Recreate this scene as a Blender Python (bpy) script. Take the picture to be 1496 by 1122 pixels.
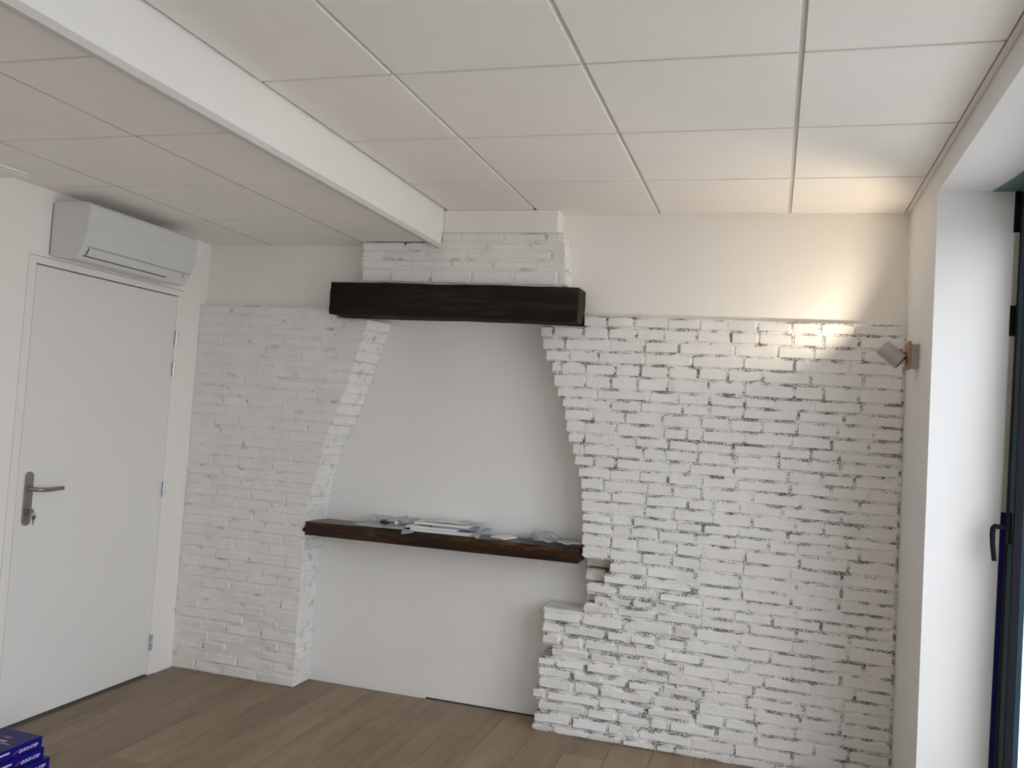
import bpy, bmesh, math, random
from mathutils import Vector, Matrix, noise
random.seed(7)
for o in list(bpy.data.objects): bpy.data.objects.remove(o)
sc = bpy.context.scene
COL = sc.collection

# ------------------------------------------------------------------ camera (solved from the ceiling grid, 0.6 m tiles)
CAM = Vector((-0.5209, -4.2035, 1.4969))
R_ = Vector((0.955567, 0.287103, 0.066804)); U_ = Vector((-0.052636, -0.056798, 0.996997)); F_ = Vector((-0.290036, 0.956214, 0.039162))
cd = bpy.data.cameras.new('camera'); cam = bpy.data.objects.new('camera', cd); COL.objects.link(cam)
cd.sensor_fit = 'HORIZONTAL'; cd.sensor_width = 36; cd.lens = 1270.4 / 1496 * 36; cd.clip_start = .02
M = Matrix.Identity(4)
for i in range(3): M[i][0], M[i][1], M[i][2], M[i][3] = R_[i], U_[i], -F_[i], CAM[i]
cam.matrix_world = M
sc.camera = cam

# ------------------------------------------------------------------ daylight: pale overcast sky
w = bpy.data.worlds.new('overcast_sky'); sc.world = w; w.use_nodes = True
bg = w.node_tree.nodes['Background']
bg.inputs[0].default_value = (0.925, 0.935, 1.0, 1); bg.inputs[1].default_value = 4.9
sc.view_settings.view_transform = 'Standard'; sc.view_settings.look = 'None'
sc.view_settings.gamma = 1; sc.view_settings.use_curve_mapping = False
sc.view_settings.exposure = 0.0
sc.cycles.max_bounces = 12; sc.cycles.diffuse_bounces = 8; sc.cycles.transparent_max_bounces = 16

# ------------------------------------------------------------------ materials
def nt(name):
    m = bpy.data.materials.new(name); m.use_nodes = True
    t = m.node_tree; b = t.nodes['Principled BSDF']
    return m, t, b
def N(t, kind, **kw):
    n = t.nodes.new(kind)
    for k, v in kw.items():
        if k in n.inputs: n.inputs[k].default_value = v
        else: setattr(n, k, v)
    return n
def ramp(t, src, stops):
    r = t.nodes.new('ShaderNodeValToRGB'); e = r.color_ramp.elements
    while len(e) < len(stops): e.new(.5)
    for el, (p, c) in zip(e, stops):
        el.position = p; el.color = c if len(c) == 4 else (*c, 1)
    t.links.new(src, r.inputs[0]); return r
def coords(t, scale=(1, 1, 1)):
    g = t.nodes.new('ShaderNodeNewGeometry'); mp = N(t, 'ShaderNodeMapping'); mp.inputs['Scale'].default_value = scale
    t.links.new(g.outputs['Position'], mp.inputs[0]); return mp.outputs[0]
def noise_(t, vec, scale, detail=3, rough=.55):
    n = N(t, 'ShaderNodeTexNoise', Scale=scale, Detail=detail, Roughness=rough)
    t.links.new(vec, n.inputs['Vector']); return n.outputs['Fac']
def math_(t, op, a, b=None):
    n = t.nodes.new('ShaderNodeMath'); n.operation = op
    for i, v in enumerate((a, b)):
        if v is None: continue
        if isinstance(v, (int, float)): n.inputs[i].default_value = v
        else: t.links.new(v, n.inputs[i])
    return n.outputs[0]
def mixc(t, f, a, b):
    n = t.nodes.new('ShaderNodeMix'); n.data_type = 'RGBA'
    if isinstance(f, (int, float)): n.inputs[0].default_value = f
    else: t.links.new(f, n.inputs[0])
    for i, v in ((6, a), (7, b)):
        if isinstance(v, tuple): n.inputs[i].default_value = (*v, 1) if len(v) == 3 else v
        else: t.links.new(v, n.inputs[i])
    return n.outputs[2]
def bump(t, b, h, strength=.3, dist=.003):
    n = N(t, 'ShaderNodeBump', Strength=strength, Distance=dist)
    t.links.new(h, n.inputs['Height']); t.links.new(n.outputs[0], b.inputs['Normal'])
def plain(name, col, rough=.6, var=.03, vs=6, bs=0, bscale=120, metal=0, bd=.002, spec=.5):
    m, t, b = nt(name); v = coords(t); b.inputs['Specular IOR Level'].default_value = spec
    b.inputs['Roughness'].default_value = rough; b.inputs['Metallic'].default_value = metal
    lo = tuple(max(0, c * (1 - var)) for c in col); hi = tuple(min(1, c * (1 + var)) for c in col)
    r = ramp(t, noise_(t, v, vs), [(.3, lo), (.7, hi)])
    t.links.new(r.outputs[0], b.inputs['Base Color'])
    if bs: bump(t, b, noise_(t, v, bscale), bs, bd)
    return m

M_plaster = plain('white_wall_plaster', (.875, .855, .82), .75, .012, 2.5, .12, 90)
M_plaster_niche = plain('white_niche_plaster', (.85, .845, .83), .6, .015, 3, .1, 60)
M_reveal = plain('white_reveal_plaster', (.80, .80, .795), .7, .012, 3, .08, 80)
M_tile = plain('ceiling_tile_mineral', (.885, .865, .825), .9, .012, 5, .15, 400, bd=.001)
M_tbar = plain('ceiling_grid_white', (.60, .58, .55), .5, .01)
M_tbar2 = plain('ceiling_grid_grey', (.50, .48, .45), .6, .01)
M_angle = plain('ceiling_edge_white', (.84, .825, .79), .5, .01)
M_trimw = plain('beam_casing_white', (.88, .87, .845), .6, .015, 4, .05, 60)
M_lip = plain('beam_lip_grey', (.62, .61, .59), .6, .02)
M_slab = plain('bare_slab', (.35, .34, .32), .9)
M_door = plain('door_white_lacquer', (.81, .80, .78), .45, .006, 3)
M_doorframe = plain('door_frame_white', (.85, .835, .805), .5, .006, 3)
M_gap = plain('dark_gap', (.03, .027, .025), .9)
M_steel = plain('satin_nickel', (.36, .34, .30), .34, .05, 40, metal=.9)
M_hinge = plain('zinc_hinge', (.55, .60, .66), .3, .05, 40, metal=.9)
M_ring = plain('hinge_ring_white', (.8, .8, .8), .4)
M_ac = plain('aircon_white_plastic', (.68, .69, .69), .4, .005)
M_acdk = plain('aircon_dark_slot', (.05, .05, .05), .6)
M_acmark = plain('aircon_grey_marking', (.38, .38, .38), .5)
M_frame = plain('window_frame_petrol_blue', (.018, .040, .056), .6, .06, 20, spec=.15)
M_frame_e = plain('window_frame_edge_grey', (.05, .055, .055), .7, .06, 20, spec=.15)
M_tape = plain('blue_protective_tape', (.006, .014, .12), .6, .1, 20, spec=.2)
M_blk = plain('black_rubber', (.008, .009, .013), .6, .1, 20, spec=.12)
M_seal = plain('sealing_strip_beige', (.50, .48, .43), .8, .08, 40, .2, 80)
M_teal = plain('teal_membrane', (.15, .25, .24), .7, .08, 15, .2, 50)
M_lampgrey = plain('lamp_grey_lacquer', (.42, .41, .385), .55, .02)
M_lampin = plain('lamp_inner_white', (.8, .78, .74), .5)
M_lampwood = plain('lamp_wood_plate', (.36, .22, .12), .55, .15, 60)
M_lampdark = plain('lamp_arm_bronze', (.12, .09, .06), .4, .05, metal=.6)
M_paper = plain('white_paper', (.80, .80, .81), .7, .02, 20)
M_paper2 = plain('grey_print', (.45, .45, .46), .7, .05, 20)
M_box = plain('white_cardboard', (.78, .77, .76), .6, .02, 20)
M_violet = plain('violet_booklet', (.30, .29, .42), .5, .1, 20)
M_tealsachet = plain('teal_sachet', (.27, .40, .43), .35, .2, 60)
M_ink = plain('black_plastic', (.015, .015, .02), .4)
M_bead = plain('white_bead', (.85, .84, .80), .3)
M_blue = plain('blue_cardboard', (.005, .003, .19), .5, .12, 12, spec=.2)
M_bluetop = plain('blue_cardboard_top', (.014, .010, .12), .5, .12, 12, spec=.3)
M_print = plain('white_print', (.70, .70, .78), .5, .03)
M_red = plain('red_print', (.45, .06, .08), .5, .03)
M_pave = plain('outside_pavement', (.55, .54, .52), .9, .08, 1.5, .2, 8)

def film(name, col, alpha, rough=.15):
    m, t, b = nt(name)
    b.inputs['Base Color'].default_value = (*col, 1); b.inputs['Roughness'].default_value = rough
    b.inputs['Specular IOR Level'].default_value = .8
    tr = t.nodes.new('ShaderNodeBsdfTransparent'); mx = t.nodes.new('ShaderNodeMixShader')
    mx.inputs[0].default_value = alpha
    t.links.new(tr.outputs[0], mx.inputs[1]); t.links.new(b.outputs[0], mx.inputs[2])
    t.links.new(mx.outputs[0], t.nodes['Material Output'].inputs[0]); return m
M_film = film('clear_plastic_film', (.75, .77, .78), .45)
M_bag = film('bluish_clear_bag', (.58, .64, .66), .5)
M_bubble = film('bubble_wrap', (.62, .63, .61), .7, .3)
def glass():
    m, t, b = nt('window_glass')
    tr = t.nodes.new('ShaderNodeBsdfTransparent'); tr.inputs[0].default_value = (.96, .98, .98, 1)
    gl = t.nodes.new('ShaderNodeBsdfGlossy'); gl.inputs['Roughness'].default_value = .02
    lw = N(t, 'ShaderNodeLayerWeight', Blend=.5); fa = math_(t, 'ADD', math_(t, 'MULTIPLY', math_(t, 'POWER', lw.outputs['Facing'], 5), .6), .04); mx = t.nodes.new('ShaderNodeMixShader')
    t.links.new(fa, mx.inputs[0]); t.links.new(tr.outputs[0], mx.inputs[1]); t.links.new(gl.outputs[0], mx.inputs[2])
    t.links.new(mx.outputs[0], t.nodes['Material Output'].inputs[0]); return m
M_glass = glass()
def emit():
    m, t, b = nt('lit_bulb'); b.inputs['Emission Color'].default_value = (1, .78, .5, 1); b.inputs['Emission Strength'].default_value = 6
    return m
M_bulb = emit()

def brick_mat(name, col, amount, on_brick, relief=.5):
    """thick white paint on old masonry; unpainted dark pits stay in the joints"""
    m, t, b = nt(name); v = coords(t); b.inputs['Roughness'].default_value = .62
    base = ramp(t, noise_(t, v, 9, 4), [(.25, tuple(c * .90 for c in col)), (.75, col)]).outputs[0]
    pits = noise_(t, coords(t, (1, 1, 1.5)), 165, 2, .7)
    patch = noise_(t, coords(t, (.6, 1, 1.3)), 20, 2, .5)
    gate = math_(t, 'MULTIPLY', math_(t, 'SUBTRACT', patch, .575 - .06 * amount), 1.6)      # -.8 .. .8
    lim = math_(t, 'SUBTRACT', .622 - .03 * amount, math_(t, 'MULTIPLY', gate, .74))
    mask = math_(t, 'MULTIPLY', math_(t, 'SUBTRACT', pits, lim), 22)
    cl = t.nodes.new('ShaderNodeClamp'); t.links.new(mask, cl.inputs[0]); mask = cl.outputs[0]
    if on_brick:
        a = t.nodes.new('ShaderNodeAttribute'); a.attribute_name = 'edge'
        e = t.nodes.new('ShaderNodeMapRange'); e.inputs[1].default_value = .26; e.inputs[2].default_value = .75
        t.links.new(a.outputs['Fac'], e.inputs[0]); mask = math_(t, 'MULTIPLY', mask, e.outputs[0])
    fine = t.nodes.new('ShaderNodeMapRange'); fine.inputs[1].default_value = .38; fine.inputs[2].default_value = .47
    t.links.new(noise_(t, v, 330, 1, .5), fine.inputs[0]); mask = math_(t, 'MULTIPLY', mask, fine.outputs[0])
    mask = math_(t, 'MULTIPLY', mask, min(.95, .5 + .25 * amount))
    c = mixc(t, mask, base, (.075, .07, .066))
    t.links.new(c, b.inputs['Base Color'])
    h = math_(t, 'ADD', math_(t, 'MULTIPLY', noise_(t, v, 38, 4, .6), 1.0), math_(t, 'MULTIPLY', noise_(t, v, 160, 3, .6), .35))
    h = math_(t, 'SUBTRACT', h, math_(t, 'MULTIPLY', mask, .12))
    bump(t, b, h, relief, .008)
    return m
WB = (.87, .865, .85)
MB_R = brick_mat('painted_brick_white', WB, 1.6, True, .38)
MM_R = brick_mat('painted_mortar_white', WB, 1.8, False, .7)
MB_L = brick_mat('painted_brick_white_smooth', (.86, .85, .825), .35, True, .3)
MM_L = brick_mat('painted_mortar_white_smooth', (.86, .85, .825), .45, False, .4)
MB_C = brick_mat('painted_brick_chimney', (.86, .855, .835), .2, True, .3)
MM_C = brick_mat('painted_mortar_chimney', (.86, .855, .835), .35, False, .4)
MB_raw = plain('raw_recess_brick', (.66, .62, .565), .85, .22, 16, .6, 50, bd=.006)

def wood_floor():
    m, t, b = nt('oak_laminate_plank'); b.inputs['Roughness'].default_value = .5
    oi = t.nodes.new('ShaderNodeObjectInfo')
    off = t.nodes.new('ShaderNodeVectorMath'); off.operation = 'ADD'
    v = coords(t, (1, .11, 1)); t.links.new(v, off.inputs[0])
    mul = t.nodes.new('ShaderNodeVectorMath'); mul.operation = 'SCALE'
    cb = t.nodes.new('ShaderNodeCombineXYZ'); t.links.new(oi.outputs['Random'], cb.inputs[0]); t.links.new(oi.outputs['Random'], cb.inputs[1])
    t.links.new(cb.outputs[0], mul.inputs[0]); mul.inputs['Scale'].default_value = 37; t.links.new(mul.outputs[0], off.inputs[1])
    v2 = off.outputs[0]
    n1 = noise_(t, v2, 22, 6, .65); n2 = noise_(t, v2, 7, 4, .6)
    g = math_(t, 'ADD', math_(t, 'MULTIPLY', n1, .5), math_(t, 'MULTIPLY', n2, .5))
    r = ramp(t, g, [(.32, (.17, .115, .07)), (.5, (.26, .185, .118)), (.68, (.32, .235, .155))])
    tint = t.nodes.new('ShaderNodeMapRange'); tint.inputs[3].default_value = .85; tint.inputs[4].default_value = 1.12
    t.links.new(oi.outputs['Random'], tint.inputs[0])
    vm = t.nodes.new('ShaderNodeVectorMath'); vm.operation = 'SCALE'
    t.links.new(r.outputs[0], vm.inputs[0]); t.links.new(tint.outputs[0], vm.inputs['Scale'])
    t.links.new(vm.outputs[0], b.inputs['Base Color']); bump(t, b, n1, .12, .002); return m
M_floor = wood_floor()
def wood_dark(name, lo, mid, hi, rough, k=(.10, 1, 1), bs=.6):
    m, t, b = nt(name); b.inputs['Roughness'].default_value = rough; b.inputs['Specular IOR Level'].default_value = .25
    v = coords(t, k); n1 = noise_(t, v, 60, 6, .65); n2 = noise_(t, v, 14, 4, .6)
    g = math_(t, 'ADD', math_(t, 'MULTIPLY', n1, .45), math_(t, 'MULTIPLY', n2, .55))
    r = ramp(t, g, [(.36, lo), (.52, mid), (.68, hi)]); t.links.new(r.outputs[0], b.inputs['Base Color'])
    bump(t, b, g, bs, .006); return m
M_mantel = wood_dark('mantel_dark_oak', (.005, .004, .003), (.013, .009, .007), (.050, .028, .019), .8, (.10, 1, 1), 1.0)
M_mantel_end = wood_dark('mantel_end_grain', (.012, .008, .005), (.035, .022, .013), (.075, .047, .027), .7, (1, 1, 1))
M_shelf = wood_dark('shelf_dark_stained', (.010, .005, .003), (.034, .015, .006), (.19, .095, .032), .35, (.14, 1, 1), .3)
M_shelftop = wood_dark('shelf_top_varnish', (.03, .027, .024), (.045, .04, .036), (.06, .055, .05), .28, (.12, 1, 1), .15)

# ------------------------------------------------------------------ object helpers
WL = {}
def put(name, bm, mat, parent=None, smooth=False, autos=None):
    me = bpy.data.meshes.new(name)
    vs = [v.co for v in bm.verts]
    c = Vector([(min(v[i] for v in vs) + max(v[i] for v in vs)) / 2 for i in range(3)])
    if parent is None: c.z = min(v.z for v in vs)
    bmesh.ops.translate(bm, verts=bm.verts, vec=-c)
    bm.normal_update(); bm.to_mesh(me); bm.free()
    for p in me.polygons: p.use_smooth = smooth
    if autos is not None and smooth:
        me.set_sharp_from_angle(angle=math.radians(autos))
    for mm in (mat if isinstance(mat, (list, tuple)) else [mat]): me.materials.append(mm)
    o = bpy.data.objects.new(name, me); COL.objects.link(o)
    WL[o.name] = c
    if parent is None: o.location = c
    else: o.parent = parent; o.location = c - WL[parent.name]
    return o
def tag(o, label=None, cat=None, group=None, kind=None):
    if label: o['label'] = label
    if cat: o['category'] = cat
    if group: o['group'] = group
    if kind: o['kind'] = kind
    return o
def thing(name, loc, label, cat, group=None, kind=None):
    o = bpy.data.objects.new(name, None); COL.objects.link(o); o.location = loc; o.empty_display_size = .05
    WL[o.name] = Vector(loc); return tag(o, label, cat, group, kind)
def box(bm, a, b, bev=0, seg=2):
    x0, x1 = sorted((a[0], b[0])); y0, y1 = sorted((a[1], b[1])); z0, z1 = sorted((a[2], b[2]))
    return hexa(bm, [(x0, y0, z0), (x1, y0, z0), (x1, y1, z0), (x0, y1, z0), (x0, y0, z1), (x1, y0, z1), (x1, y1, z1), (x0, y1, z1)], bev, seg)
def hexa(bm, c, bev=0, seg=2):
    v = [bm.verts.new(p) for p in c]
    f = [bm.faces.new([v[i] for i in q]) for q in ((0, 3, 2, 1), (4, 5, 6, 7), (0, 1, 5, 4), (1, 2, 6, 5), (2, 3, 7, 6), (3, 0, 4, 7))]
    if bev:
        es = list({e for q in f for e in q.edges})
        bmesh.ops.bevel(bm, geom=es, offset=bev, segments=seg, profile=.5, affect='EDGES')
    return v
def B(*boxes, bev=0, seg=2):
    bm = bmesh.new()
    for a, b in boxes: box(bm, a, b, bev, seg)
    return bm
def prism(bm, pts, y0, y1, axis='y'):
    """closed outline extruded along one axis (y: outline in xz; x: outline in yz)"""
    def P(p, t): return (p[0], t, p[1]) if axis == 'y' else (t, p[0], p[1]) if axis == 'x' else (p[0], p[1], t)
    a = [bm.verts.new(P(p, y0)) for p in pts]; b = [bm.verts.new(P(p, y1)) for p in pts]
    n = len(pts); bm.faces.new(a); bm.faces.new(b[::-1])
    for i in range(n): bm.faces.new((a[i], b[i], b[(i + 1) % n], a[(i + 1) % n]))
    bmesh.ops.recalc_face_normals(bm, faces=bm.faces)
def tube(bm, path, rad, seg=12, cap=True):
    path = [Vector(p) for p in path]; rings = []
    rad = rad if isinstance(rad, (list, tuple)) else [rad] * len(path)
    for i, p in enumerate(path):
        d = (path[min(i + 1, len(path) - 1)] - path[max(i - 1, 0)]).normalized()
        if i and d.dot(pd) < -.5: d = -d
        pd = d
        a = d.orthogonal().normalized() if i == 0 else (rings_a - d * rings_a.dot(d)).normalized()
        rings_a = a; b = d.cross(a)
        rings.append([bm.verts.new(p + (a * math.cos(2 * math.pi * k / seg) + b * math.sin(2 * math.pi * k / seg)) * rad[i]) for k in range(seg)])
    for r0, r1 in zip(rings, rings[1:]):
        for k in range(seg): bm.faces.new((r0[k], r0[(k + 1) % seg], r1[(k + 1) % seg], r1[k]))
    if cap: bm.faces.new(rings[0][::-1]); bm.faces.new(rings[-1])
    bmesh.ops.recalc_face_normals(bm, faces=bm.faces)
def T(fn, *a, **k):
    bm = bmesh.new(); fn(bm, *a, **k); return bm

# ------------------------------------------------------------------ room shell
H, HL = 2.53, 2.367                   # right and lowered left ceiling
XL, YF = -3.64, -6.6                  # left wall, wall behind the camera
NB = .125                             # back of the niche
def XR(z): return .043 - .0118 * z     # right wall, a little out of plumb
def YJ(z): return -.70 - .02 * (z - 1.4)

# floor of laminate planks, laid towards the brick wall
fl = put('floor', B(((XL - .15, YF - .2, -.16), (.42, .3, -.009))), M_slab)
tag(fl, 'brown oak laminate floor running towards the brick wall', 'floor', kind='structure')
pw, pl, gap = .19, 1.38, .0012
plank_mesh = {}
x = XL + .005; k = 0
while x < .26:
    wd = min(pw, .265 - x)
    y = YF + .01 - random.random() * pl
    while y < NB - .003:
        a, b = max(y, YF + .005), min(y + pl, NB - .004)
        if b - a > .02:
            key = (round(wd, 3), round(b - a, 3))
            if key not in plank_mesh:
                o = put('floor_plank', B(((x + gap / 2, a + gap / 2, -.009), (x + wd - gap / 2, b - gap / 2, 0)), bev=.0012, seg=1), M_floor, fl)
                plank_mesh[key] = o.data
            else:
                o = bpy.data.objects.new('floor_plank', plank_mesh[key]); COL.objects.link(o); o.parent = fl
                o.location = Vector((x + wd / 2, (a + b) / 2, -.0045)) - WL[fl.name]
        y += pl
    x += wd; k += 1

def ceiling(name, label, xs, ys, z, hg):
    c = put(name, B(((xs[0] - .1 if xs[0] < -3 else xs[0], YF - .2, z + .05), (xs[-1] if xs[-1] < -1 else .42, .3, z + .2))), M_slab)
    tag(c, label, 'ceiling', kind='structure'); meshes = {}
    for i in range(len(xs) - 1):
        for j in range(len(ys) - 1):
            x0, x1, y0, y1 = xs[i], xs[i + 1], ys[j], ys[j + 1]
            g0 = hg if i > 0 else .0; g1 = hg if i < len(xs) - 2 else 0
            h1 = .023 if j == len(ys) - 2 else .007
            a = (x0 + (g0 or .014), y0 + .007); b = (x1 - (g1 or .023), y1 - h1)
            key = (round(b[0] - a[0], 4), round(b[1] - a[1], 4))
            if key not in meshes:
                o = put('ceiling_tile', B(((a[0], a[1], z), (b[0], b[1], z + .016)), bev=.0015, seg=1), M_tile, c); meshes[key] = o.data
            else:
                o = bpy.data.objects.new('ceiling_tile', meshes[key]); COL.objects.link(o); o.parent = c
                o.location = Vector(((a[0] + b[0]) / 2, (a[1] + b[1]) / 2, z + .008)) - WL[c.name]
    for x in xs[1:-1]:
        put('grid_bar', B(((x - hg + .0003, YF, z + (.009 if hg > .006 else .0004)), (x + hg - .0003, ys[-1], z + .05))), M_tbar if hg > .006 else M_tbar2, c)
    for y in ys[1:-1]:
        for i in range(len(xs) - 1):
            put('cross_bar', B(((xs[i] + (.0075 if i else .002), y - .0065, z + .014), (xs[i + 1] - .0075, y + .0065, z + .045))), M_tbar, c)
    # wall angle trims
    put('wall_angle', B(((xs[0], -.016, z + .001), (xs[-1], -.0005, z + .04))), M_angle, c)
    return c
rowsR = [YF] + [-.593 - .6 * k for k in range(9, -1, -1)] + [0]
rowsL = [YF] + [-.590 - .6 * k for k in range(9, -1, -1)] + [0]
cr = ceiling('ceiling', 'white suspended tile ceiling over the fireplace and glazed door', [-2.178, -1.702, -1.102, -.502, .012], rowsR, H, .0075)
put('wall_angle', B(((-.006, YF, H + .001), (.0115, -.017, H + .04))), M_angle, cr)
cl_ = ceiling('ceiling_lower', 'lowered white tile ceiling above the door and air conditioner', [XL, -3.246, -2.646, -2.212], rowsL, HL, .0042)
put('wall_angle', B(((XL + .0005, YF, HL + .001), (XL + .016, -.017, HL + .04))), M_angle, cl_)

# boxed beam between the two ceilings
tr = thing('trim_1', (-2.195, -3.3, 2.33), 'long white boxed beam between the two ceiling levels', 'beam', kind='structure')
put('casing', B(((-2.211, YF, 2.352), (-2.180, -.132, 2.76)), bev=.001, seg=1), M_trimw, tr)
put('end_filler', B(((-2.211, -.131, 2.4125), (-2.1785, -.0005, 2.76))), M_plaster, tr)
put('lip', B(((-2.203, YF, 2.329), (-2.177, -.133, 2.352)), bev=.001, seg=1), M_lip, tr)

# back wall: plaster band above the bricks, recessed niche plaster below
wb = thing('wall_back', (-1.8, .2, 0), 'smooth white plaster of the back wall and fireplace niche', 'wall', kind='structure')
put('upper_plaster', B(((XL - .15, 0, 2.012), (.42, .35, 2.75))), M_plaster, wb)
put('niche_plaster', B(((XL - .15, NB, -.1), (.42, .35, 2.012))), M_plaster_niche, wb)
put('floor_gap', B(((-2.19, NB - .003, .0005), (-1.56, NB - .0001, .008))), M_gap, wb)

# left wall with shallow door recess
wl = put('wall_left', B(((XL - .3, YF - .2, -.1), (XL - .055, .3, 2.75)), ((XL - .055, YF - .2, -.1), (XL, -1.236, 2.75)),
                        ((XL - .055, -.196, -.1), (XL, .3, 2.75)), ((XL - .055, -1.236, 2.070), (XL, -.196, 2.75))), M_plaster)
tag(wl, 'plain white plaster wall holding the door and air conditioner', 'wall', kind='structure')

# right wall with glazed openings
def wseg(bm, y0, y1, z0, z1, lean0=False, lean1=False, xo=.36):
    c = []
    for z in (z0, z1):
        a = YJ(z) if lean0 else y0; b = YJ(z) if lean1 else y1
        c += [(XR(z), a, z), (xo, a, z), (xo, b, z), (XR(z), b, z)]
    hexa(bm, c)
ZT = 2.436; O1 = -2.75; O2a, O2b = -3.35, -5.6
bm = bmesh.new()
wseg(bm, YJ(0), .3, -.1, 2.75, lean0=True)
wseg(bm, O1, 0, ZT, 2.75, lean1=True)
wseg(bm, O2a, O1, -.1, 2.75); wseg(bm, O2b, O2a, ZT, 2.75); wseg(bm, YF - .2, O2b, -.1, 2.75)
wr = put('wall_right', bm, M_reveal)
tag(wr, 'white plaster wall and deep reveal around the glazed door', 'wall', kind='structure')
# wall behind the camera
wf = put('wall_front', B(((XL, YF - .2, -.1), (.02, YF, 2.75))), M_plaster)
tag(wf, 'white plaster wall opposite the fireplace', 'wall', kind='structure')

# ------------------------------------------------------------------ painted masonry
def brick(parent, x0, x1, z0, z1, yf, yb, mat, rough=.0022, jit=.0025, inset=.007, drop=.006, back_dx=0, endfix=None):
    rg = random
    L, h = x1 - x0, z1 - z0
    nx = max(2, min(6, int(round(L / .045)))); nz = 2
    bm = bmesh.new(); ed = bm.verts.layers.float.new('edge')
    ins = min(inset, h * .22)
    xs = [x0] + [x0 + ins + (L - 2 * ins) * i / nx for i in range(nx + 1)] + [x1]
    zs = [z0] + [z0 + ins + (h - 2 * ins) * i / nz for i in range(nz + 1)] + [z1]
    sd = rg.random() * 90; slope = (rg.random() - .5) * .026
    tilt = (rg.random() - .5) * rough * 2; tiltz = (rg.random() - .5) * rough * 2
    g = []
    for j, z in enumerate(zs):
        row = []
        for i, x in enumerate(xs):
            b = i in (0, len(xs) - 1) or j in (0, len(zs) - 1)
            n = noise.noise(Vector((x * 17 + sd, z * 22, sd)))
            n2 = noise.noise(Vector((x * 40, z * 47 + sd, -sd)))
            y = yf + rough * (1.3 * n + .8 * n2) + tilt * ((x - x0) / L - .5) * 2 + tiltz * ((z - z0) / h - .5) * 2
            xx, zz = x, z + slope * (x - (x0 + x1) / 2) + .0016 * noise.noise(Vector((x * 14, z * 9, 3.1)))
            if b:
                y += drop * (.7 + .6 * rg.random())
                cx = (x - (x0 + x1) / 2) / (L / 2); cz = (z - (z0 + z1) / 2) / (h / 2)
                xx -= cx ** 3 * jit * rg.random() * 1.6
                if i in (0, len(xs) - 1) and j in (0, len(zs) - 1):
                    k = rg.random() ** 2 * jit * 2.2; xx -= cx * k; zz -= cz * k * .7
                if j in (0, len(zs) - 1): zz -= cz * jit * (rg.random() * 1.2 + .9 * max(0, abs(cx) - .8) * 5 * rg.random())
            v = bm.verts.new((xx, y, zz)); v[ed] = 1.0 if b else (.25 if i in (1, len(xs) - 2) or j in (1, len(zs) - 2) else 0)
            row.append(v)
        g.append(row)
    for j in range(len(zs) - 1):
        for i in range(len(xs) - 1): bm.faces.new((g[j][i], g[j][i + 1], g[j + 1][i + 1], g[j + 1][i]))
    ring = g[0] + [r[-1] for r in g[1:]] + g[-1][-2::-1] + [r[0] for r in g[-2:0:-1]]
    bk = []
    for v in ring:
        t = (v.co.x - x0) / L
        q = bm.verts.new((v.co.x + back_dx * (1 if t > .97 or t < .03 else 0) * (1 if (back_dx > 0) == (t > .5) else 0), yb, v.co.z)); q[ed] = .6; bk.append(q)
    n = len(ring)
    for i in range(n): bm.faces.new((ring[(i + 1) % n], ring[i], bk[i], bk[(i + 1) % n]))
    if endfix:
        for v in bm.verts:
            if v.co.x > x1 - ins * 1.5: v.co.x += endfix(v.co.y > .05, v.co.z)
    return put('brick', bm, mat, parent, smooth=True, autos=24)

def lay(x0, x1, joints, lo=.075, hi=.255, typ=.205):
    """joint positions along one course: the traced ones, gaps filled with whole bricks"""
    js = [j for j in sorted(joints) if x0 + .045 < j < x1 - .04]
    pts = [x0]
    for j in js + [x1]:
        if j - pts[-1] < lo * .6 and j != x1: continue
        while j - pts[-1] > hi:
            n = max(2, round((j - pts[-1]) / typ)); pts.append(pts[-1] + (j - pts[-1]) / n * (1 + (random.random() - .5) * .25))
        pts.append(j)
    return list(zip(pts, pts[1:]))
def lerp_tab(tab, z):
    tab = sorted(tab)
    if z <= tab[0][0]: return tab[0][1]
    for (a, xa), (b, xb) in zip(tab, tab[1:]):
        if z <= b: return xa + (xb - xa) * (z - a) / (b - a)
    return tab[-1][1]
YB = -.055
ZR = [2.02, 1.966, 1.908, 1.848, 1.79, 1.731, 1.665, 1.614, 1.563, 1.503, 1.445, 1.396, 1.341, 1.287, 1.233, 1.176, 1.125, 1.067, 1.02, .966, .907, .850, .787, .736, .684, .638, .59, .526, .470, .413, .36, .310, .258, .201, .151, .095, .036, 0.001]
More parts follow.
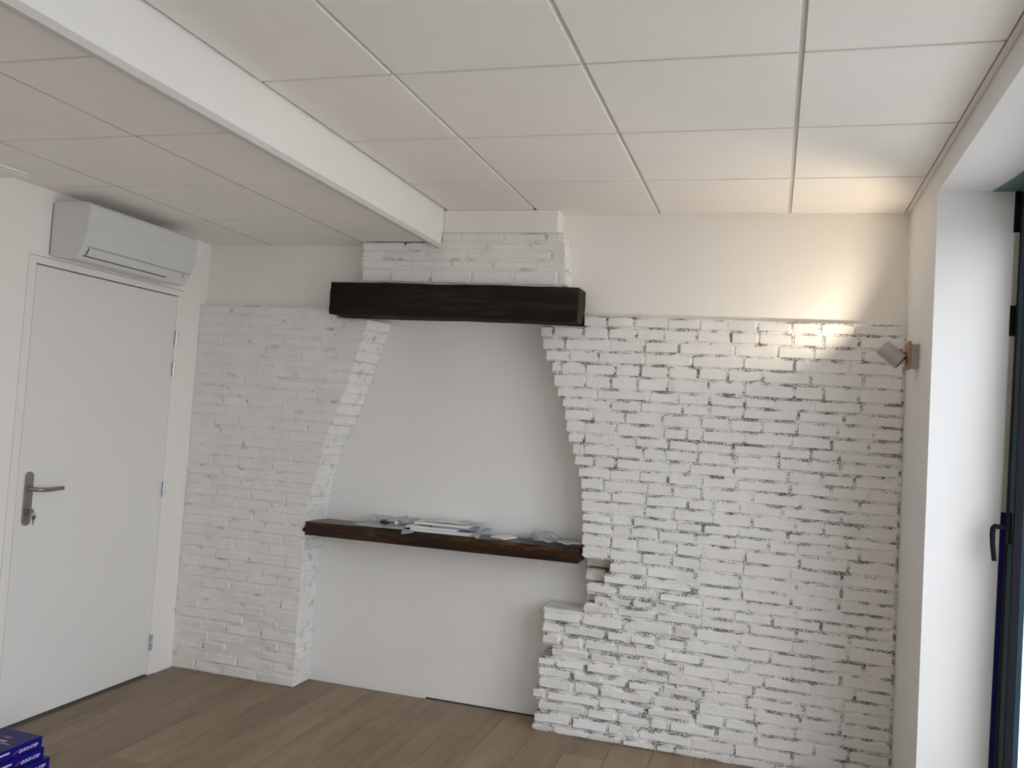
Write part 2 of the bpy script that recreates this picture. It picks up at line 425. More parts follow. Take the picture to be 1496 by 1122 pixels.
# left end of every course of the right pier (corbelled at the top, broken at the shelf, wider at the foot)
XE = [-1.434, -1.652, -1.636, -1.616, -1.583, -1.568, -1.546, -1.517, -1.502, -1.491, -1.475, -1.452, -1.437, -1.415, -1.400, -1.393, -1.390, -1.384, -1.380, -1.377, -1.372, -1.238, -1.262, -1.345, -1.303, -1.353, -1.546, -1.547, -1.545, -1.497, -1.559, -1.553, -1.549, -1.576, -1.543, -1.560, -1.566]
JR = {0: [-1.32, -1.03, -.753, -.466, -.192], 1: [-1.586, -1.434, -1.174, -.889, -.609, -.325], 2: [-1.523, -1.3, -.969, -.715, -.366, -.155], 3: [-1.588, -1.353, -1.13, -.903, -.671, -.445, -.205], 4: [-1.535, -1.413, -1.144, -.873, -.58, -.371, -.149], 5: [-1.537, -1.283, -1.013, -.823, -.659, -.439, -.313], 6: [-1.348, -1.094, -.813, -.52, -.353], 7: [-1.389, -1.134, -.934, -.811, -.659, -.417], 8: [-1.36, -1.027, -.848, -.57, -.42, -.245], 9: [-1.398, -1.244, -1.017, -.91, -.839, -.647, -.439, -.114], 10: [-1.397, -1.284, -.99, -.86, -.695, -.491, -.234], 11: [-1.394, -1.231, -1.108, -1.002, -.692, -.489, -.226], 12: [-1.34, -1.234, -.984, -.889, -.447, -.165], 13: [-1.261, -1.12, -.827, -.669, -.433, -.259], 14: [-1.289, -1.08, -.824, -.386, -.139], 15: [-1.248, -1.083, -.885, -.768, -.652, -.461, -.21], 16: [-1.211, -1.085, -.95, -.403, -.139], 17: [-1.241, -1.137, -.932, -.809, -.652, -.433, -.184], 18: [-1.232, -1.146, -1.013, -.841, -.514, -.392, -.256], 19: [-1.235, -1.112, -.926, -.814, -.378], 20: [-1.337, -1.084, -.817], 21: [-1.215, -1.062, -.831], 22: [-1.065, -.822], 23: [-1.19, -.996], 24: [-1.22, -1.119, -1.017, -.922, -.798, -.479, -.081], 25: [-1.19, -1.002], 26: [-1.356, -1.156, -.921, -.816], 27: [-1.442, -1.232, -1.121, -.859, -.639, -.482, -.089], 28: [-1.447, -1.337, -1.179, -1.097, -.956], 29: [-1.305, -1.169, -1.042, -.504, -.12], 30: [-1.472, -1.32, -1.136, -.545, -.165], 31: [-1.382, -1.116, -.572, -.325, -.165], 32: [-1.372, -1.248, -.536], 33: [-1.502, -1.25, -1.019, -.525, -.159], 34: [-1.303, -1.155, -1.004, -.915, -.694, -.525, -.274], 35: [-1.374, -1.2, -1.127, -1.055, -.807, -.149], 36: [-1.459, -1.284, -1.124, -.968, -.88, -.628, -.242]}
jt = .0036
bm = bmesh.new()
for c in range(len(ZR) - 1):
    zt, zb = ZR[c], ZR[c + 1]; xe = XE[c] + .012
    hexa(bm, [(xe, YB + .005, zb), (XR(zb) - .001, YB + .005, zb), (XR(zb) - .001, NB - .001, zb), (xe, NB - .001, zb), (xe, YB + .005, zt), (XR(zt) - .001, YB + .005, zt), (XR(zt) - .001, NB - .001, zt), (xe, NB - .001, zt)])
bmesh.ops.delete(bm, geom=[], context='VERTS')
wbr = put('wall_brick_right', bm, MM_R)
tag(wbr, 'white painted rough brick pier between the fireplace niche and glazed door', 'wall', kind='structure')
for c in range(len(ZR) - 1):
    zt, zb = ZR[c] - jt, ZR[c + 1] + (jt if c < len(ZR) - 2 else .001)
    zm = (zt + zb) / 2
    low = c >= 21
    segs = lay(XE[c], XR(zm) - .006, JR.get(c, []))
    for i, (a, b) in enumerate(segs):
        near = low and a < -.9
        rough = .0050 if near else .0022 if a < -.6 else .0016
        first = i == 0
        yf = YB - (.003 if near else 0) + (random.random() - .5) * (.009 if near else .0055)
        brick(wbr, a + (0 if first else jt), b - jt, zb + (random.random() - .5) * .003, zt + (random.random() - .5) * .003, yf, NB - .002 if first else -.01, MB_R, rough,
              jit=.005 if near else .0028, inset=.010 if near else .005, drop=.009 if near else .0026)
# broken masonry set back under the shelf
for (a, b, z0, z1, yf) in ((-1.366, -1.232, .798, .849, .020), (-1.362, -1.255, .736, .797, -.004), (-1.350, -1.285, .640, .686, .000)):
    brick(wbr, a, b, z0, z1, yf, NB - .002, MB_raw, .011, jit=.004, inset=.010, drop=.006)
# mortar capping on the low ledge
brick(wbr, -1.549, -1.348, .568, .598, YB - .005, NB - .002, MB_C, .005, jit=.006, inset=.008, drop=.008)

# left pier
ZL = [2.02, 1.965] + [1.965 - 1.964 * k / 35 + (random.random() - .5) * .006 for k in range(1, 35)] + [.001]
FL = [(0, -2.868), (.9, -2.872), (1.0, -2.858), (1.14, -2.825), (1.31, -2.787), (1.45, -2.737), (1.6, -2.69), (1.8, -2.632), (1.965, -2.588)]
BL = [(0, -2.872), (.6, -2.872), (.9, -2.838), (1.135, -2.814), (1.27, -2.783), (1.483, -2.684), (1.826, -2.58), (1.978, -2.533)]
bm = bmesh.new()
for c in range(len(ZL) - 1):
    zt, zb = ZL[c], ZL[c + 1]; zm = (zt + zb) / 2
    xf = -2.776 if c == 0 else lerp_tab(FL, zm); xb = -2.776 if c == 0 else lerp_tab(BL, zm)
    hexa(bm, [(XL + .001, YB + .0045, zb), (xf - .010, YB + .0045, zb), (xb - .006, NB - .001, zb), (XL + .001, NB - .001, zb), (XL + .001, YB + .0045, zt), (xf - .010, YB + .0045, zt), (xb - .006, NB - .001, zt), (XL + .001, NB - .001, zt)])
wbl = put('wall_brick_left', bm, MM_L)
tag(wbl, 'white painted brick pier between the door wall and fireplace niche', 'wall', kind='structure')
for c in range(len(ZL) - 1):
    zt, zb = ZL[c] - jt, ZL[c + 1] + (jt if c < len(ZL) - 2 else .001); zm = (zt + zb) / 2
    xf = -2.776 if c == 0 else lerp_tab(FL, zm); xb = -2.776 if c == 0 else lerp_tab(BL, zm)
    off = (.11 if c % 2 else .0) + (random.random() - .5) * .05
    js = [XL + off + .215 * k for k in range(1, 6)]
    js = [j for j in js if j < xf - .09]
    segs = lay(XL + .005, xf, js, hi=.28)
    rl = .0055 if zm < .45 else .0022
    for i, (a, b) in enumerate(segs):
        last = i == len(segs) - 1
        brick(wbl, a + jt * (i > 0), b - (0 if last else jt), zb + (random.random() - .5) * .003, zt + (random.random() - .5) * .003, YB + (random.random() - .5) * (.009 if zm < .5 else .0045),
              NB - .002 if last else -.01, MB_L, rl, jit=.0035, drop=.008 if zm < .5 else .0035, back_dx=0, endfix=(lambda back, z, xf=xf: lerp_tab(BL if back else FL, z) - xf) if last and c else None)

# chimney breast above the mantel
YC = -.13
wc = put('wall_chimney', B(((-2.618, YC + .006, 2.146), (-1.535, 0.0, 2.345)), ((-2.208, YC + .006, 2.345), (-1.545, 0, 2.412)), ((-2.178, YC + .016, 2.412), (-1.583, 0, 2.529))), MM_C)
tag(wc, 'white painted brick chimney breast between the dark mantel beam and ceiling', 'wall', kind='structure')
ZC = [2.412, 2.365, 2.322, 2.275, 2.228, 2.149]
for c in range(5):
    zt, zb = ZC[c] - .0035, ZC[c + 1] + .0035
    xa = -2.176 if c == 0 else -2.626 + .004 * c; xb = -1.560 if c == 0 else -1.534 + .004 * c
    if c == 1: zt = min(zt, 2.362)
    off = [.10, .02, .13, .05, .16][c]
    segs = lay(xa, xb, [xa + off + .222 * k for k in range(0, 6)], hi=.3)
    for i, (a, b) in enumerate(segs):
        last = i == len(segs) - 1; first = i == 0
        brick(wc, a + .0035 * (not first), b - .0035 * (not last), zb, zt, YC + (random.random() - .5) * .003, -.001 if (first or last) else -.06, MB_C, .0018, jit=.003, drop=.004)
put('plaster_band', B(((-2.176, YC + .012, 2.4145), (-1.582, -.0005, 2.529)), bev=.003), M_plaster, wc)

# ------------------------------------------------------------------ dark oak beams
def hewn(bm, x0, x1, y0, y1, z0, z1, amp, nx=34, ny=5, nz=6, tilt=0, bev=.006, seed=0):
    bmesh.ops.create_cube(bm, size=1)
    for v in bm.verts: v.co = Vector((x0 + (v.co.x + .5) * (x1 - x0), y0 + (v.co.y + .5) * (y1 - y0), z0 + (v.co.z + .5) * (z1 - z0)))
    for ax, n in ((0, nx), (1, ny), (2, nz)):
        lo, hi = ((x0, x1), (y0, y1), (z0, z1))[ax]
        for k in range(1, n):
            p = Vector((0, 0, 0)); p[ax] = lo + (hi - lo) * k / n; no = Vector((0, 0, 0)); no[ax] = 1
            bmesh.ops.bisect_plane(bm, geom=bm.verts[:] + bm.edges[:] + bm.faces[:], plane_co=p, plane_no=no)
    bm.normal_update()
    nm = {v: v.normal.copy() for v in bm.verts}
    for v in bm.verts:
        p = v.co.copy()
        d = amp * (noise.noise(Vector((p.x * 4 + seed, p.y * 20, p.z * 26))) + .5 * noise.noise(Vector((p.x * 11, p.y * 60 + seed, p.z * 70))))
        corner = sum(abs(p[a] - e) < 1e-5 for a, r in enumerate(((x0, x1), (y0, y1), (z0, z1))) for e in r)
        v.co = p + nm[v] * (d - (bev if corner >= 2 else 0))
        v.co.z += tilt * (p.x - x0)
mt = put('mantel_beam', T(hewn, -2.768, -1.440, -.172, -.001, 1.972, 2.146, .005, seed=3), [M_mantel, M_mantel_end], None, True, 50)
for p in mt.data.polygons:
    if abs(p.normal.x) > .8: p.material_index = 1
tag(mt, 'almost black hewn oak mantel beam across the top of the niche', 'mantel beam')
sh = thing('wall_shelf', (-2.12, .03, .80), 'dark stained wooden shelf board spanning the fireplace niche', 'shelf')
so = put('board', T(hewn, -2.866, -1.386, -.066, NB - .003, .806, .880, .0014, nz=3, tilt=.008, bev=.002, seed=9), [M_shelf, M_shelftop], sh, True, 50)
for p in so.data.polygons:
    if p.normal.z > .8: p.material_index = 1
for x_, z_ in ((-2.60, .798), (-1.60, .806)):
    put('fixing_pin', T(tube, [(x_, .0, z_ + .006), (x_ + .001, .0, z_ - .022)], [.005, .003], 8), M_bead, sh, True)
put('end_block', B(((-2.885, -.060, .823), (-2.8605, -.048, .842)), bev=.002, seg=1), M_mantel, sh)
def ST(x): return .8815 + .008 * (x + 2.866)          # shelf surface height

# ------------------------------------------------------------------ flush door
d = thing('door_1', (XL - .02, -.72, .0), 'flush white door under the air conditioner', 'door', kind='structure')
put('door_frame', B(((XL - .054, -1.234, .001), (XL + .0015, -1.192, 2.068)), ((XL - .054, -1.192, 2.036), (XL + .0008, -.1965, 2.068)), bev=.001, seg=1), M_doorframe, d)
put('door_frame', B(((XL - .054, -.247, .001), (XL - .0001, -.1962, 2.0355))), M_plaster, d)
put('door_leaf', B(((XL - .042, -1.189, .014), (XL + .001, -.2495, 2.030)), bev=.0015, seg=1), M_door, d)
put('shadow_gap', B(((XL - .053, -1.191, .0005), (XL - .044, -.248, 2.035))), M_gap, d)
for z0 in (1.768, 1.600, .953, .138):
    h = put('hinge', T(tube, [(XL + .010, -.2485, z0), (XL + .010, -.2485, z0 + .080)], .0085, 14), M_hinge, d, True, 40)
    put('hinge_ring', T(tube, [(XL + .010, -.2485, z0 + .037), (XL + .010, -.2485, z0 + .043)], .0092, 14), M_ring, h, True, 40)
bm = bmesh.new(); pts = []
for s, zc in ((1, 1.100), (-1, .905)):
    for k in range(9):
        a = math.pi * k / 8 * 1.0
        pts.append((-1.134 + s * .021 * math.cos(a), zc + s * .021 * math.sin(a)))
prism(bm, pts, XL + .0012, XL + .010, 'x'); pl_ = put('handle_plate', bm, M_steel, d, True, 40)
pp = [(XL + .008, -1.134, 1.046), (XL + .040, -1.134, 1.046), (XL + .055, -1.128, 1.046), (XL + .060, -1.112, 1.044), (XL + .060, -1.06, 1.043), (XL + .060, -.995, 1.046)]
put('lever', T(tube, pp, [.011, .010, .0095, .0095, .0095, .0095], 14), M_steel, pl_, True, 50)
put('lock_cylinder', T(tube, [(XL + .008, -1.134, .945), (XL + .018, -1.134, .945)], .009, 14), M_steel, pl_, True, 40)
# keys left in the lock
ky = thing('key_bunch', (XL + .035, -1.125, .89), 'small bunch of keys hanging from the lock of the white door', 'keys')
def keyshape(bm, y, z, x0, x1, rot):
    pts = [(y + math.cos(a) * .013, z + math.sin(a) * .013) for a in [2 * math.pi * k / 12 for k in range(12)]]
    prism(bm, pts, x0, x1, 'x')
put('key_bow', T(keyshape, -1.131, .947, XL + .028, XL + .031, 0), M_steel, ky)
put('key_blade', T(tube, [(XL + .0185, -1.134, .945), (XL + .028, -1.133, .946)], .004, 8), M_steel, ky, True)
ring = [(XL + .033 + .001 * math.cos(a), -1.122 + .012 * math.sin(a), .932 + .012 * math.cos(a)) for a in [2 * math.pi * k / 16 for k in range(17)]]
put('key_ring', T(tube, ring, .0012, 6), M_hinge, ky, True)
put('hanging_key', B(((XL + .032, -1.124, .890), (XL + .034, -1.117, .925)), ((XL + .032, -1.131, .913), (XL + .034, -1.110, .932))), M_steel, ky)

# ------------------------------------------------------------------ air conditioner
ac = thing('air_conditioner', (-3.54, -.76, 2.066), 'white split air conditioner mounted above the door', 'air conditioner')
prof = [(-3.638, 2.082), (-3.638, 2.312), (-3.630, 2.321), (-3.56, 2.325), (-3.452, 2.321), (-3.440, 2.310), (-3.437, 2.25), (-3.440, 2.20), (-3.449, 2.160), (-3.463, 2.128), (-3.484, 2.090), (-3.496, 2.072), (-3.53, 2.068), (-3.60, 2.076)]
y0, y1 = -1.130, -.385
bm = bmesh.new(); prism(bm, prof, y0, y1); bmesh.ops.bevel(bm, geom=[e for e in bm.edges if len({round(v.co.y, 4) for v in e.verts}) == 1], offset=.003, segments=2, affect='EDGES')
body = put('casing', bm, M_ac, ac, True, 35)
def strip(pa, pb, ya, yb_, t):
    """thin slab lying on the front profile between two outline points"""
    a, b = Vector((pa[0], 0, pa[1])), Vector((pb[0], 0, pb[1])); n = Vector((-(b - a).z, 0, (b - a).x)).normalized()
    if n.x < 0: n = -n
    bm = bmesh.new()
    c = [a + Vector((0, ya, 0)), a + Vector((0, yb_, 0)), a + n * t + Vector((0, yb_, 0)), a + n * t + Vector((0, ya, 0))]
    e = [p + (b - a) for p in c]; hexa(bm, [tuple(p) for p in c + e]); bmesh.ops.recalc_face_normals(bm, faces=bm.faces); return bm
put('front_panel', strip((-3.4396, 2.310), (-3.4366, 2.252), y0 + .012, y1 - .004, .002), M_ac, ac)
put('panel_seam', strip((-3.4625, 2.1295), (-3.4636, 2.1275), y0 + .03, y1 - .002, .0012), M_acdk, ac)
fl_ = put('louvre_flap', strip((-3.4655, 2.1235), (-3.4825, 2.0925), -1.085, -.46, .004), M_ac, ac)
put('flap_slot', strip((-3.4838, 2.090), (-3.4862, 2.0865), -1.10, -.55, .0015), M_acdk, ac)
put('flap_end_gap', strip((-3.4655, 2.1235), (-3.4825, 2.0925), -1.088, -1.0855, .0042), M_acdk, ac)
for k, (ya, yb_) in enumerate(((-.452, -.428), (-.444, -.424))):
    a = (-3.4665 - .006 * k, 2.1215 - .0115 * k); b_ = (a[0] - .0035, a[1] - .0065)
    put('status_mark', strip(a, b_, ya, yb_, .0008), M_acmark, ac)
put('wall_plate', B(((-3.6398, y0 - .003, 2.085), (-3.6385, y1, 2.316))), M_acmark, ac)

# ceiling detector by the left wall
sd = thing('ceiling_panel', (-3.58, -1.47, HL - .02), 'flat white square fitting on the lowered ceiling near the door', 'ceiling fitting')
put('housing', B(((-3.63, -1.60, HL - .014), (-3.49, -1.425, HL - .0005)), bev=.004), M_tile, sd)
put('cover', B(((-3.632, -1.602, HL - .022), (-3.488, -1.423, HL - .016)), bev=.002), M_tile, sd)
put('joint', B(((-3.628, -1.598, HL - .0165), (-3.492, -1.427, HL - .0138))), M_acdk, sd)

# ------------------------------------------------------------------ glazed doors in the right wall
def glazed(name, label, ya, yb_, detail):
    g = thing(name, (.31, (ya + yb_) / 2, 0), label, 'glazed door', kind='structure')
    xi = .300
    def bar(nm, a, b, m=M_frame, bev=.003, par=None): return put(nm, B((a, b), bev=bev, seg=2), m, par or g)
    bm = bmesh.new()
    if detail: hexa(bm, [(xx, yy, z) for z in (.001, ZT - .002) for xx, yy in ((xi, yb_ - .028), (.345, yb_ - .028), (.345, YJ(z) - .0006), (xi, YJ(z) - .0006))], .002, 1)
    else: box(bm, (xi, yb_ - .028, .001), (.345, yb_ - .001, ZT - .002), .002, 1)
    put('fixed_frame', bm, M_frame, g)
    bar('fixed_frame', (xi, ya + .028, .001), (.345, ya + .001, ZT - .002))
    bar('fixed_frame', (xi, ya + .029, ZT - .06), (.345, yb_ - .029, ZT - .002))
    ym = (ya + yb_) / 2
    for (s0, s1, hs) in ((ym + .002, yb_ - .030, 1), (ya + .030, ym - .002, -1)):
        xs = xi - .012; st = .060
        sl = bar('sash', (xs, s1 - st, .02), (.335, s1, ZT - .064)); bar('sash', (xs, s0, .02), (.335, s0 + st, ZT - .064))
        bar('sash', (xs, s0 + st + .0005, .02), (.335, s1 - st - .0005, .14)); bar('sash', (xs, s0 + st + .0005, ZT - .16), (.335, s1 - st - .0005, ZT - .064))
        put('pane', B(((.318, s0 + st - .004, .137), (.323, s1 - st + .004, ZT - .157))), M_glass, g)
        bar('glazing_bead', (xs + .002, s1 - st - .012, .141), (.316, s1 - st - .0005, ZT - .161), M_blk, .001)
        if detail and hs == 1:
            yh = s1 - .030
            hb = bar('handle', (xs - .010, yh - .014, 1.175), (xs + .001, yh + .014, 1.285), M_blk, .003)
            put('grip', T(tube, [(xs - .008, yh, 1.229), (xs - .030, yh, 1.231), (xs - .050, yh, 1.232), (xs - .054, yh, 1.226), (xs - .0555, yh, 1.205), (xs - .053, yh, 1.165), (xs - .046, yh, 1.112)], [.009, .009, .009, .0095, .009, .0085, .008], 12), M_blk, hb, True, 60)
    return g
yj = -.712
g1 = glazed('window_1', 'petrol blue glazed door with black handle in the deep white reveal', O1, yj, True)
glazed('window_2', 'petrol blue glazed door beyond the white pillar', O2b, O2a, False)
# sealing strips between plaster and frame
def jstrip(nm, z0, z1, x0, x1, pr, m):
    bm = bmesh.new(); hexa(bm, [(x, YJ(z) - p, z) for z in (z0, z1) for x, p in ((x0, pr), (x1, pr), (x1, .0005), (x0, .0005))])
    bmesh.ops.recalc_face_normals(bm, faces=bm.faces); return put(nm, bm, m, g1)
jstrip('sealing_strip', 1.280, 2.280, .272, .288, .004, M_seal)
jstrip('plaster_bead', .01, 2.28, .268, .2715, .004, M_reveal)
jstrip('edge_profile', .001, 2.43, .2885, .2995, .010, M_frame_e)
jstrip('blue_tape', .001, 1.279, .272, .288, .006, M_tape)
jstrip('foam_block', 1.91, 2.02, .269, .288, .008, M_blk)
jstrip('foam_block', 2.285, 2.434, .268, .288, .009, M_blk)
bm = bmesh.new(); prism(bm, [(.195, -.725), (.298, -.725), (.298, -2.6), (.225, -2.2), (.24, -1.6), (.20, -1.2), (.235, -1.0), (.225, -.9)], ZT - .0035, ZT - .0005, 'z')
put('membrane', bm, M_teal, g1)
pv = put('pavement', B(((.37, -25, -.25), (30, 20, -.12)), ((-30, -40, -.25), (.37, YF - .21, -.12))), M_pave)
tag(pv, 'grey street pavement outside the glazed doors', 'pavement', kind='structure')
# daylight portals in the openings (sampling aids of the sky, no light of their own)
def portal(loc, sx, sy, rot):
    l = bpy.data.lights.new('daylight_portal', 'AREA'); l.shape = 'RECTANGLE'; l.size = sx; l.size_y = sy; l.cycles.is_portal = True
    o = bpy.data.objects.new('daylight_portal', l); COL.objects.link(o); o.location = loc; o.rotation_euler = rot
portal((.37, (O1 + yj) / 2, 1.22), ZT, yj - O1, (0, math.radians(90), 0))
portal((.37, (O2a + O2b) / 2, 1.22), ZT, O2a - O2b, (0, math.radians(90), 0))

# ------------------------------------------------------------------ wall spot lamp
xw = XR(1.855)
lp = thing('wall_spot_lamp', (xw, -.365, 1.805), 'grey cylinder wall spot with wooden backplate beside the painted bricks', 'wall lamp')
put('base_box', B(((xw - .029, -.410, 1.808), (xw - .0005, -.320, 1.902)), bev=.002), M_lampgrey, lp)
put('wood_plate', B(((xw - .041, -.420, 1.800), (xw - .0295, -.310, 1.912)), bev=.0015), M_lampwood, lp)
put('screw', T(tube, [(xw - .012, -.4112, 1.874), (xw - .012, -.4095, 1.874)], .0025, 8), M_lampdark, lp)
A = Vector((-.040, -.372, 1.831)); D = Vector((-.066, .010, .054)).normalized(); Lh = .092; Rh = .0335
Bt = A + D * Lh
put('arm', T(tube, [(xw - .041, -.368, 1.868), (xw - .075, -.368, 1.868)], .004, 10), M_lampdark, lp, True, 40)
bm = bmesh.new()
tube(bm, [A, A + D * .001, A + D * (Lh - .0002), Bt, Bt - D * .0005, A + D * .030], [Rh - .001, Rh, Rh, Rh - .0008, Rh - .0015, Rh - .0015], 32, True)
hd = put('lamp_head', bm, M_lampgrey, lp, True, 40)
put('reflector', T(tube, [A + D * .031, A + D * (Lh - .004)], [Rh - .0018, Rh - .0018], 32, False), M_lampin, hd, True, 40)
put('rear_rim', T(tube, [A - D * .003, A], [Rh - .003, Rh - .0015], 32), M_lampdark, hd, True, 40)
put('bulb', T(tube, [A + D * .032, A + D * .044, A + D * .056], [.012, .023, .025], 20), M_bulb, hd, True, 40)
sl = bpy.data.lights.new('bulb_light', 'SPOT'); sl.energy = 11.5; sl.color = (1, .84, .65); sl.spot_size = math.radians(150); sl.spot_blend = .4; sl.shadow_soft_size = .007
so_ = bpy.data.objects.new('bulb_light', sl); COL.objects.link(so_); so_.location = A + D * .066
so_.rotation_euler = D.to_track_quat('-Z', 'Y').to_euler()

# ------------------------------------------------------------------ blue flooring packs
def text_mesh(body, size, shear=.25):
    c = bpy.data.curves.new('t', 'FONT'); c.body = body; c.size = size; c.shear = shear; c.align_x = 'LEFT'; c.extrude = .0002; c.offset = size * .02
    o = bpy.data.objects.new('t', c); COL.objects.link(o); dg = bpy.context.evaluated_depsgraph_get()
    me = bpy.data.meshes.new_from_object(o.evaluated_get(dg)); bpy.data.objects.remove(o); return me
tm = text_mesh('QUICK-STEP', .0165)
def letter(name, me, mat, parent, right, up, at):
    r, u = Vector(right), Vector(up); n = r.cross(u); mm = me.copy(); mm.materials.clear(); mm.materials.append(mat)
    mm.transform(Matrix(((r.x, u.x, n.x, 0), (r.y, u.y, n.y, 0), (r.z, u.z, n.z, 0), (0, 0, 0, 1))))
    o = bpy.data.objects.new(name, mm); COL.objects.link(o); o.parent = parent; o.location = Vector(at) - WL[parent.name]; return o
labs = ['blue flooring pack on top of its stack near the door', 'blue flooring pack in the middle of its stack near the door', 'blue flooring pack lying lowest in its stack near the door']
for k, (dx, dy) in enumerate(((0, 0), (.004, .010), (.016, .030))):
    zt = .132 - .0445 * k; zb = zt - .0435
    x0, x1, ya, yb_ = -3.395 + dx, -3.197 + dx, -2.78 + dy, -1.392 + dy
    if k == 2: zb = .0
    q = thing('flooring_pack', ((x0 + x1) / 2, (ya + yb_) / 2, zb), labs[k], 'flooring pack', 'blue flooring packs by the door')
    ob = put('carton', B(((x0, ya, zb), (x1, yb_, zt)), bev=.002), [M_blue, M_bluetop], q)
    for p in ob.data.polygons:
        if p.normal.z > .8: p.material_index = 1
    for yy in (-1.505, -1.78, -2.05):
        letter('lettering', tm, M_print, q, (0, 1, 0), (0, 0, 1), (x1 + .0003, yy + dy, zb + .014))
        bm = bmesh.new(); prism(bm, [(yy + dy - .026, zb + .012), (yy + dy - .010, zb + .018), (yy + dy - .003, zb + .028), (yy + dy - .013, zb + .022)], x1 + .0001, x1 + .0006, 'x'); put('emblem', bm, M_red, q)
    put('print_bar', B(((x1 + .0001, -1.70 + dy, zb + .026), (x1 + .0006, -1.545 + dy, zb + .032))), M_print, q)
    if k == 0:
        letter('lettering', tm, M_print, q, (1, 0, 0), (0, 1, 0), (x0 + .035, -1.502, zt + .0003))
        put('print_bar', B(((x0 + .06, -1.516, zt + .0001), (x0 + .16, -1.513, zt + .0005))), M_print, q)
        bm = bmesh.new(); prism(bm, [(x0 + .07, -1.462), (x0 + .10, -1.452), (x0 + .125, -1.462), (x0 + .10, -1.470)], zt + .0001, zt + .0005, 'z'); put('emblem', bm, M_red, q)

# ------------------------------------------------------------------ things left on the shelf
def sheet(bm, cx, cy, sx, sy, rot, z, amp, nx=12, ny=8, seed=0, t=.0006, lift=0, sag=None, freq=30):
    """one crumpled or flat sheet with real thickness"""
    c, s = math.cos(rot), math.sin(rot); top = []; bot = []
    for j in range(ny + 1):
        ra, rb = [], []
        for i in range(nx + 1):
            u, v = (i / nx - .5) * sx, (j / ny - .5) * sy
            x, y = cx + u * c - v * s, cy + u * s + v * c
            h = amp * (.5 + .5 * noise.noise(Vector((x * freq + seed, y * freq, seed))) + .5 * abs(noise.noise(Vector((x * freq * 2.3, y * freq * 2.3 + seed, seed))))) + lift * (j / ny)
            y = min(y, NB - .004)
            zz = ST(x) + z + max(0, h)
            if y < -.068 and sag: zz -= (-.068 - y) * sag
            ra.append(bm.verts.new((x, y, zz + t))); rb.append(bm.verts.new((x, y, zz)))
        top.append(ra); bot.append(rb)
    for j in range(ny):
        for i in range(nx):
            bm.faces.new((top[j][i], top[j][i + 1], top[j + 1][i + 1], top[j + 1][i])); bm.faces.new((bot[j][i], bot[j + 1][i], bot[j + 1][i + 1], bot[j][i + 1]))
    rim = lambda g: g[0] + [r[-1] for r in g[1:]] + g[-1][-2::-1] + [r[0] for r in g[-2:0:-1]]
    a, b = rim(top), rim(bot)
    for i in range(len(a)): bm.faces.new((a[(i + 1) % len(a)], a[i], b[i], b[(i + 1) % len(b)]))
    bmesh.ops.recalc_face_normals(bm, faces=bm.faces)
def rbox(bm, cx, cy, sx, sy, rot, z0, z1, bev=.001):
    v0 = len(bm.verts); c, s = math.cos(rot), math.sin(rot)
    P = lambda u, v: (cx + u * c - v * s, cy + u * s + v * c)
    q = [P(-sx / 2, -sy / 2), P(sx / 2, -sy / 2), P(sx / 2, sy / 2), P(-sx / 2, sy / 2)]
    hexa(bm, [(x, y, ST(x) + z0) for x, y in q] + [(x, y, ST(x) + z1) for x, y in q], bev, 1)
def blob(bm, cx, cy, rx, ry, rz, seed, amp=.3, sub=3, z=0, freq=60):
    bmesh.ops.create_icosphere(bm, subdivisions=sub, radius=1)
    for v in bm.verts:
        p = v.co.copy(); n = noise.noise(Vector((p.x * 2.1 + seed, p.y * 2.1, p.z * 2.1))) + .6 * noise.noise(Vector((p.x * 5 + seed, p.y * 5, p.z * 5)))
        p *= 1 + amp * n
        x = cx + p.x * rx; y = min(cy + p.y * ry, NB - .005); zz = max(0.0008, rz * .8 + p.z * rz)
        v.co = (x, y, ST(x) + z + zz)

sl_ = thing('document_sleeve', (-2.45, .02, ST(-2.45)), 'clear plastic sleeve with a white sheet on the shelf', 'sleeve')
put('paper', T(sheet, -2.44, .024, .25, .165, .03, .0012, .003, seed=2, freq=14), M_paper, sl_, True)
put('plastic', T(sheet, -2.45, .020, .29, .172, .03, .0050, .005, seed=4, freq=24), M_film, sl_, True)
pf = tag(put('plastic_film', T(sheet, -2.42, .075, .27, .085, .05, .012, .034, 18, 8, 6, lift=.008, freq=38), M_film, None, True), 'crumpled clear film lying on the sleeve with the white sheet', 'plastic film')
pg = thing('cable_plug', (-2.44, .03, ST(-2.44) + .02), 'small black plug with a white knob on the plastic sleeve', 'plug')
bm = bmesh.new(); blob(bm, -2.455, .025, .026, .016, .011, 3, .25, 2, .011); put('plug_body', bm, M_ink, pg, True)
put('cord', T(tube, [(-2.432, .025, ST(-2.43) + .022), (-2.415, .028, ST(-2.4) + .025), (-2.400, .03, ST(-2.4) + .026)], .003, 8), M_ink, pg, True)
bm = bmesh.new(); blob(bm, -2.388, .03, .011, .011, .011, 8, .03, 2, .013); put('knob', bm, M_bead, pg, True)
def things_box(nm, lab, cat, args, m): return tag(put(nm, T(rbox, *args), m), lab, cat)
things_box('flat_box', 'lowest long white flat box in the pile on the shelf', 'box', (-2.105, .020, .335, .150, .015, .0005, .0155), M_box)
things_box('flat_box', 'white flat box sticking out in the middle of the pile on the shelf', 'box', (-2.165, .030, .275, .140, .01, .016, .026), M_paper)
things_box('violet_booklet', 'thin violet booklet under the top white box on the shelf', 'booklet', (-2.055, .036, .215, .125, .03, .0265, .034), M_violet)
tb = thing('flat_box', (-2.13, .035, ST(-2.13) + .0345), 'topmost white flat box with a drawing on its lid', 'box')
put('carton', T(rbox, -2.12, .040, .290, .125, .0, .0345, .046), M_box, tb)
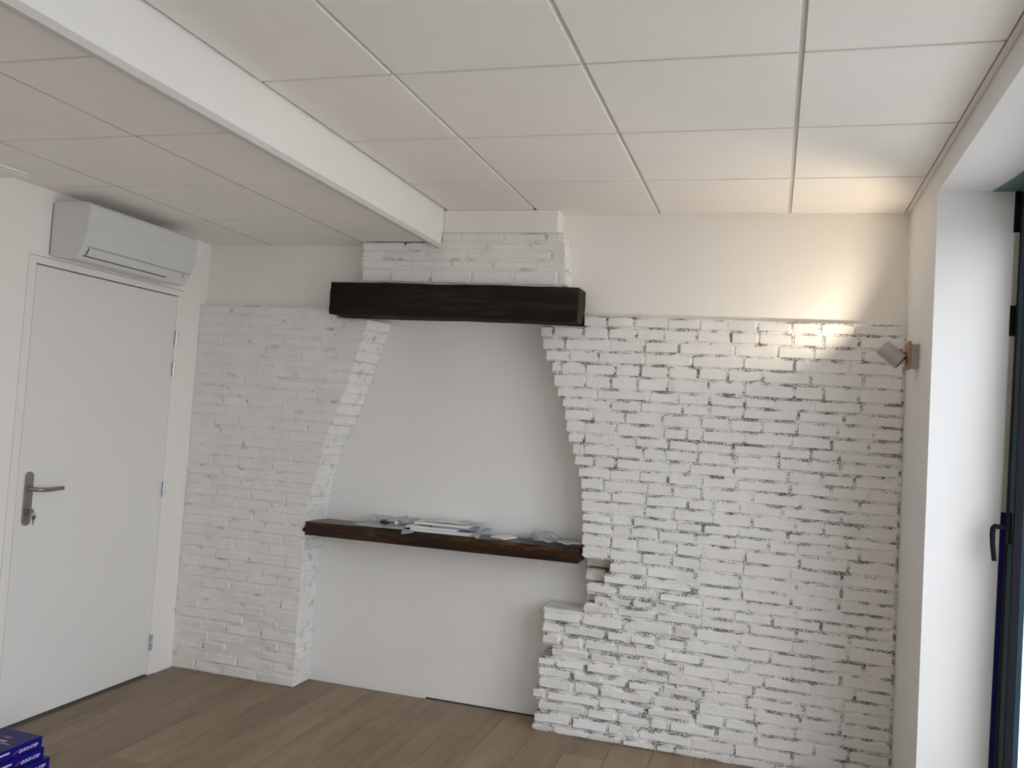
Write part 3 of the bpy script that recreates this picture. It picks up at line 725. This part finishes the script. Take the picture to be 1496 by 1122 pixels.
for (u0, v0, u1, v1) in ((-.09, -.03, .09, -.028), (-.09, .03, .09, .032), (-.09, -.03, -.088, .032), (.088, -.03, .09, .032), (-.03, -.03, -.028, .03)):
    put('printed_line', T(rbox, -2.12 + (u0 + u1) / 2, .04 + (v0 + v1) / 2, abs(u1 - u0), abs(v1 - v0), 0, .0461, .0464, 0), M_paper2, tb)
tag(put('paper_leaf', T(sheet, -2.10, .055, .24, .10, .06, .047, .006, seed=12, freq=14), M_paper, None, True), 'loose white leaf lying on the topmost flat box', 'paper')
tag(put('clear_film', T(sheet, -1.985, .075, .12, .08, .1, .0475, .012, 12, 8, 15, freq=40), M_film, None, True), 'crumpled clear film on the right end of the box pile', 'plastic film')
tag(put('tissue_scrap', T(sheet, -2.278, -.066, .062, .036, .2, .0012, .006, 10, 6, 21, sag=1.0, freq=50), M_bag, None, True), 'grey plastic scrap hanging over the shelf edge beside the box pile', 'plastic scrap')
sa = thing('sachet', (-1.895, -.02, ST(-1.9)), 'teal printed sachet leaning over the front edge of the shelf', 'sachet')
put('pouch', T(sheet, -1.895, -.02, .060, .12, -.45, .002, .012, 8, 10, 24, t=.003, lift=.028, sag=.6, freq=30), M_bag, sa, True)
put('label_print', T(sheet, -1.891, -.012, .044, .07, -.45, .012, .012, 8, 10, 24, t=.003, lift=.018, freq=30), M_tealsachet, sa, True)
things_box('card_box', 'small thin white card box between the sachet and the plastic bag', 'box', (-1.790, .018, .088, .11, -.35, .0005, .011), M_paper)
bg_ = thing('plastic_bag', (-1.58, .04, ST(-1.58)), 'crumpled clear bluish plastic bag on the shelf', 'plastic bag')
bm = bmesh.new(); blob(bm, -1.575, .045, .075, .055, .026, 5, .5, 4); put('bag_body', bm, M_bag, bg_, True, 30)
put('bag_neck', T(sheet, -1.668, .055, .095, .06, -.25, .004, .030, 10, 6, 31, freq=45), M_film, bg_, True)
tag(put('bubble_wrap', T(sheet, -1.445, .012, .115, .125, .1, .002, .022, 14, 12, 41, t=.004, freq=34), M_bubble, None, True), 'grey scrap of bubble wrap where the shelf meets the broken bricks', 'bubble wrap')
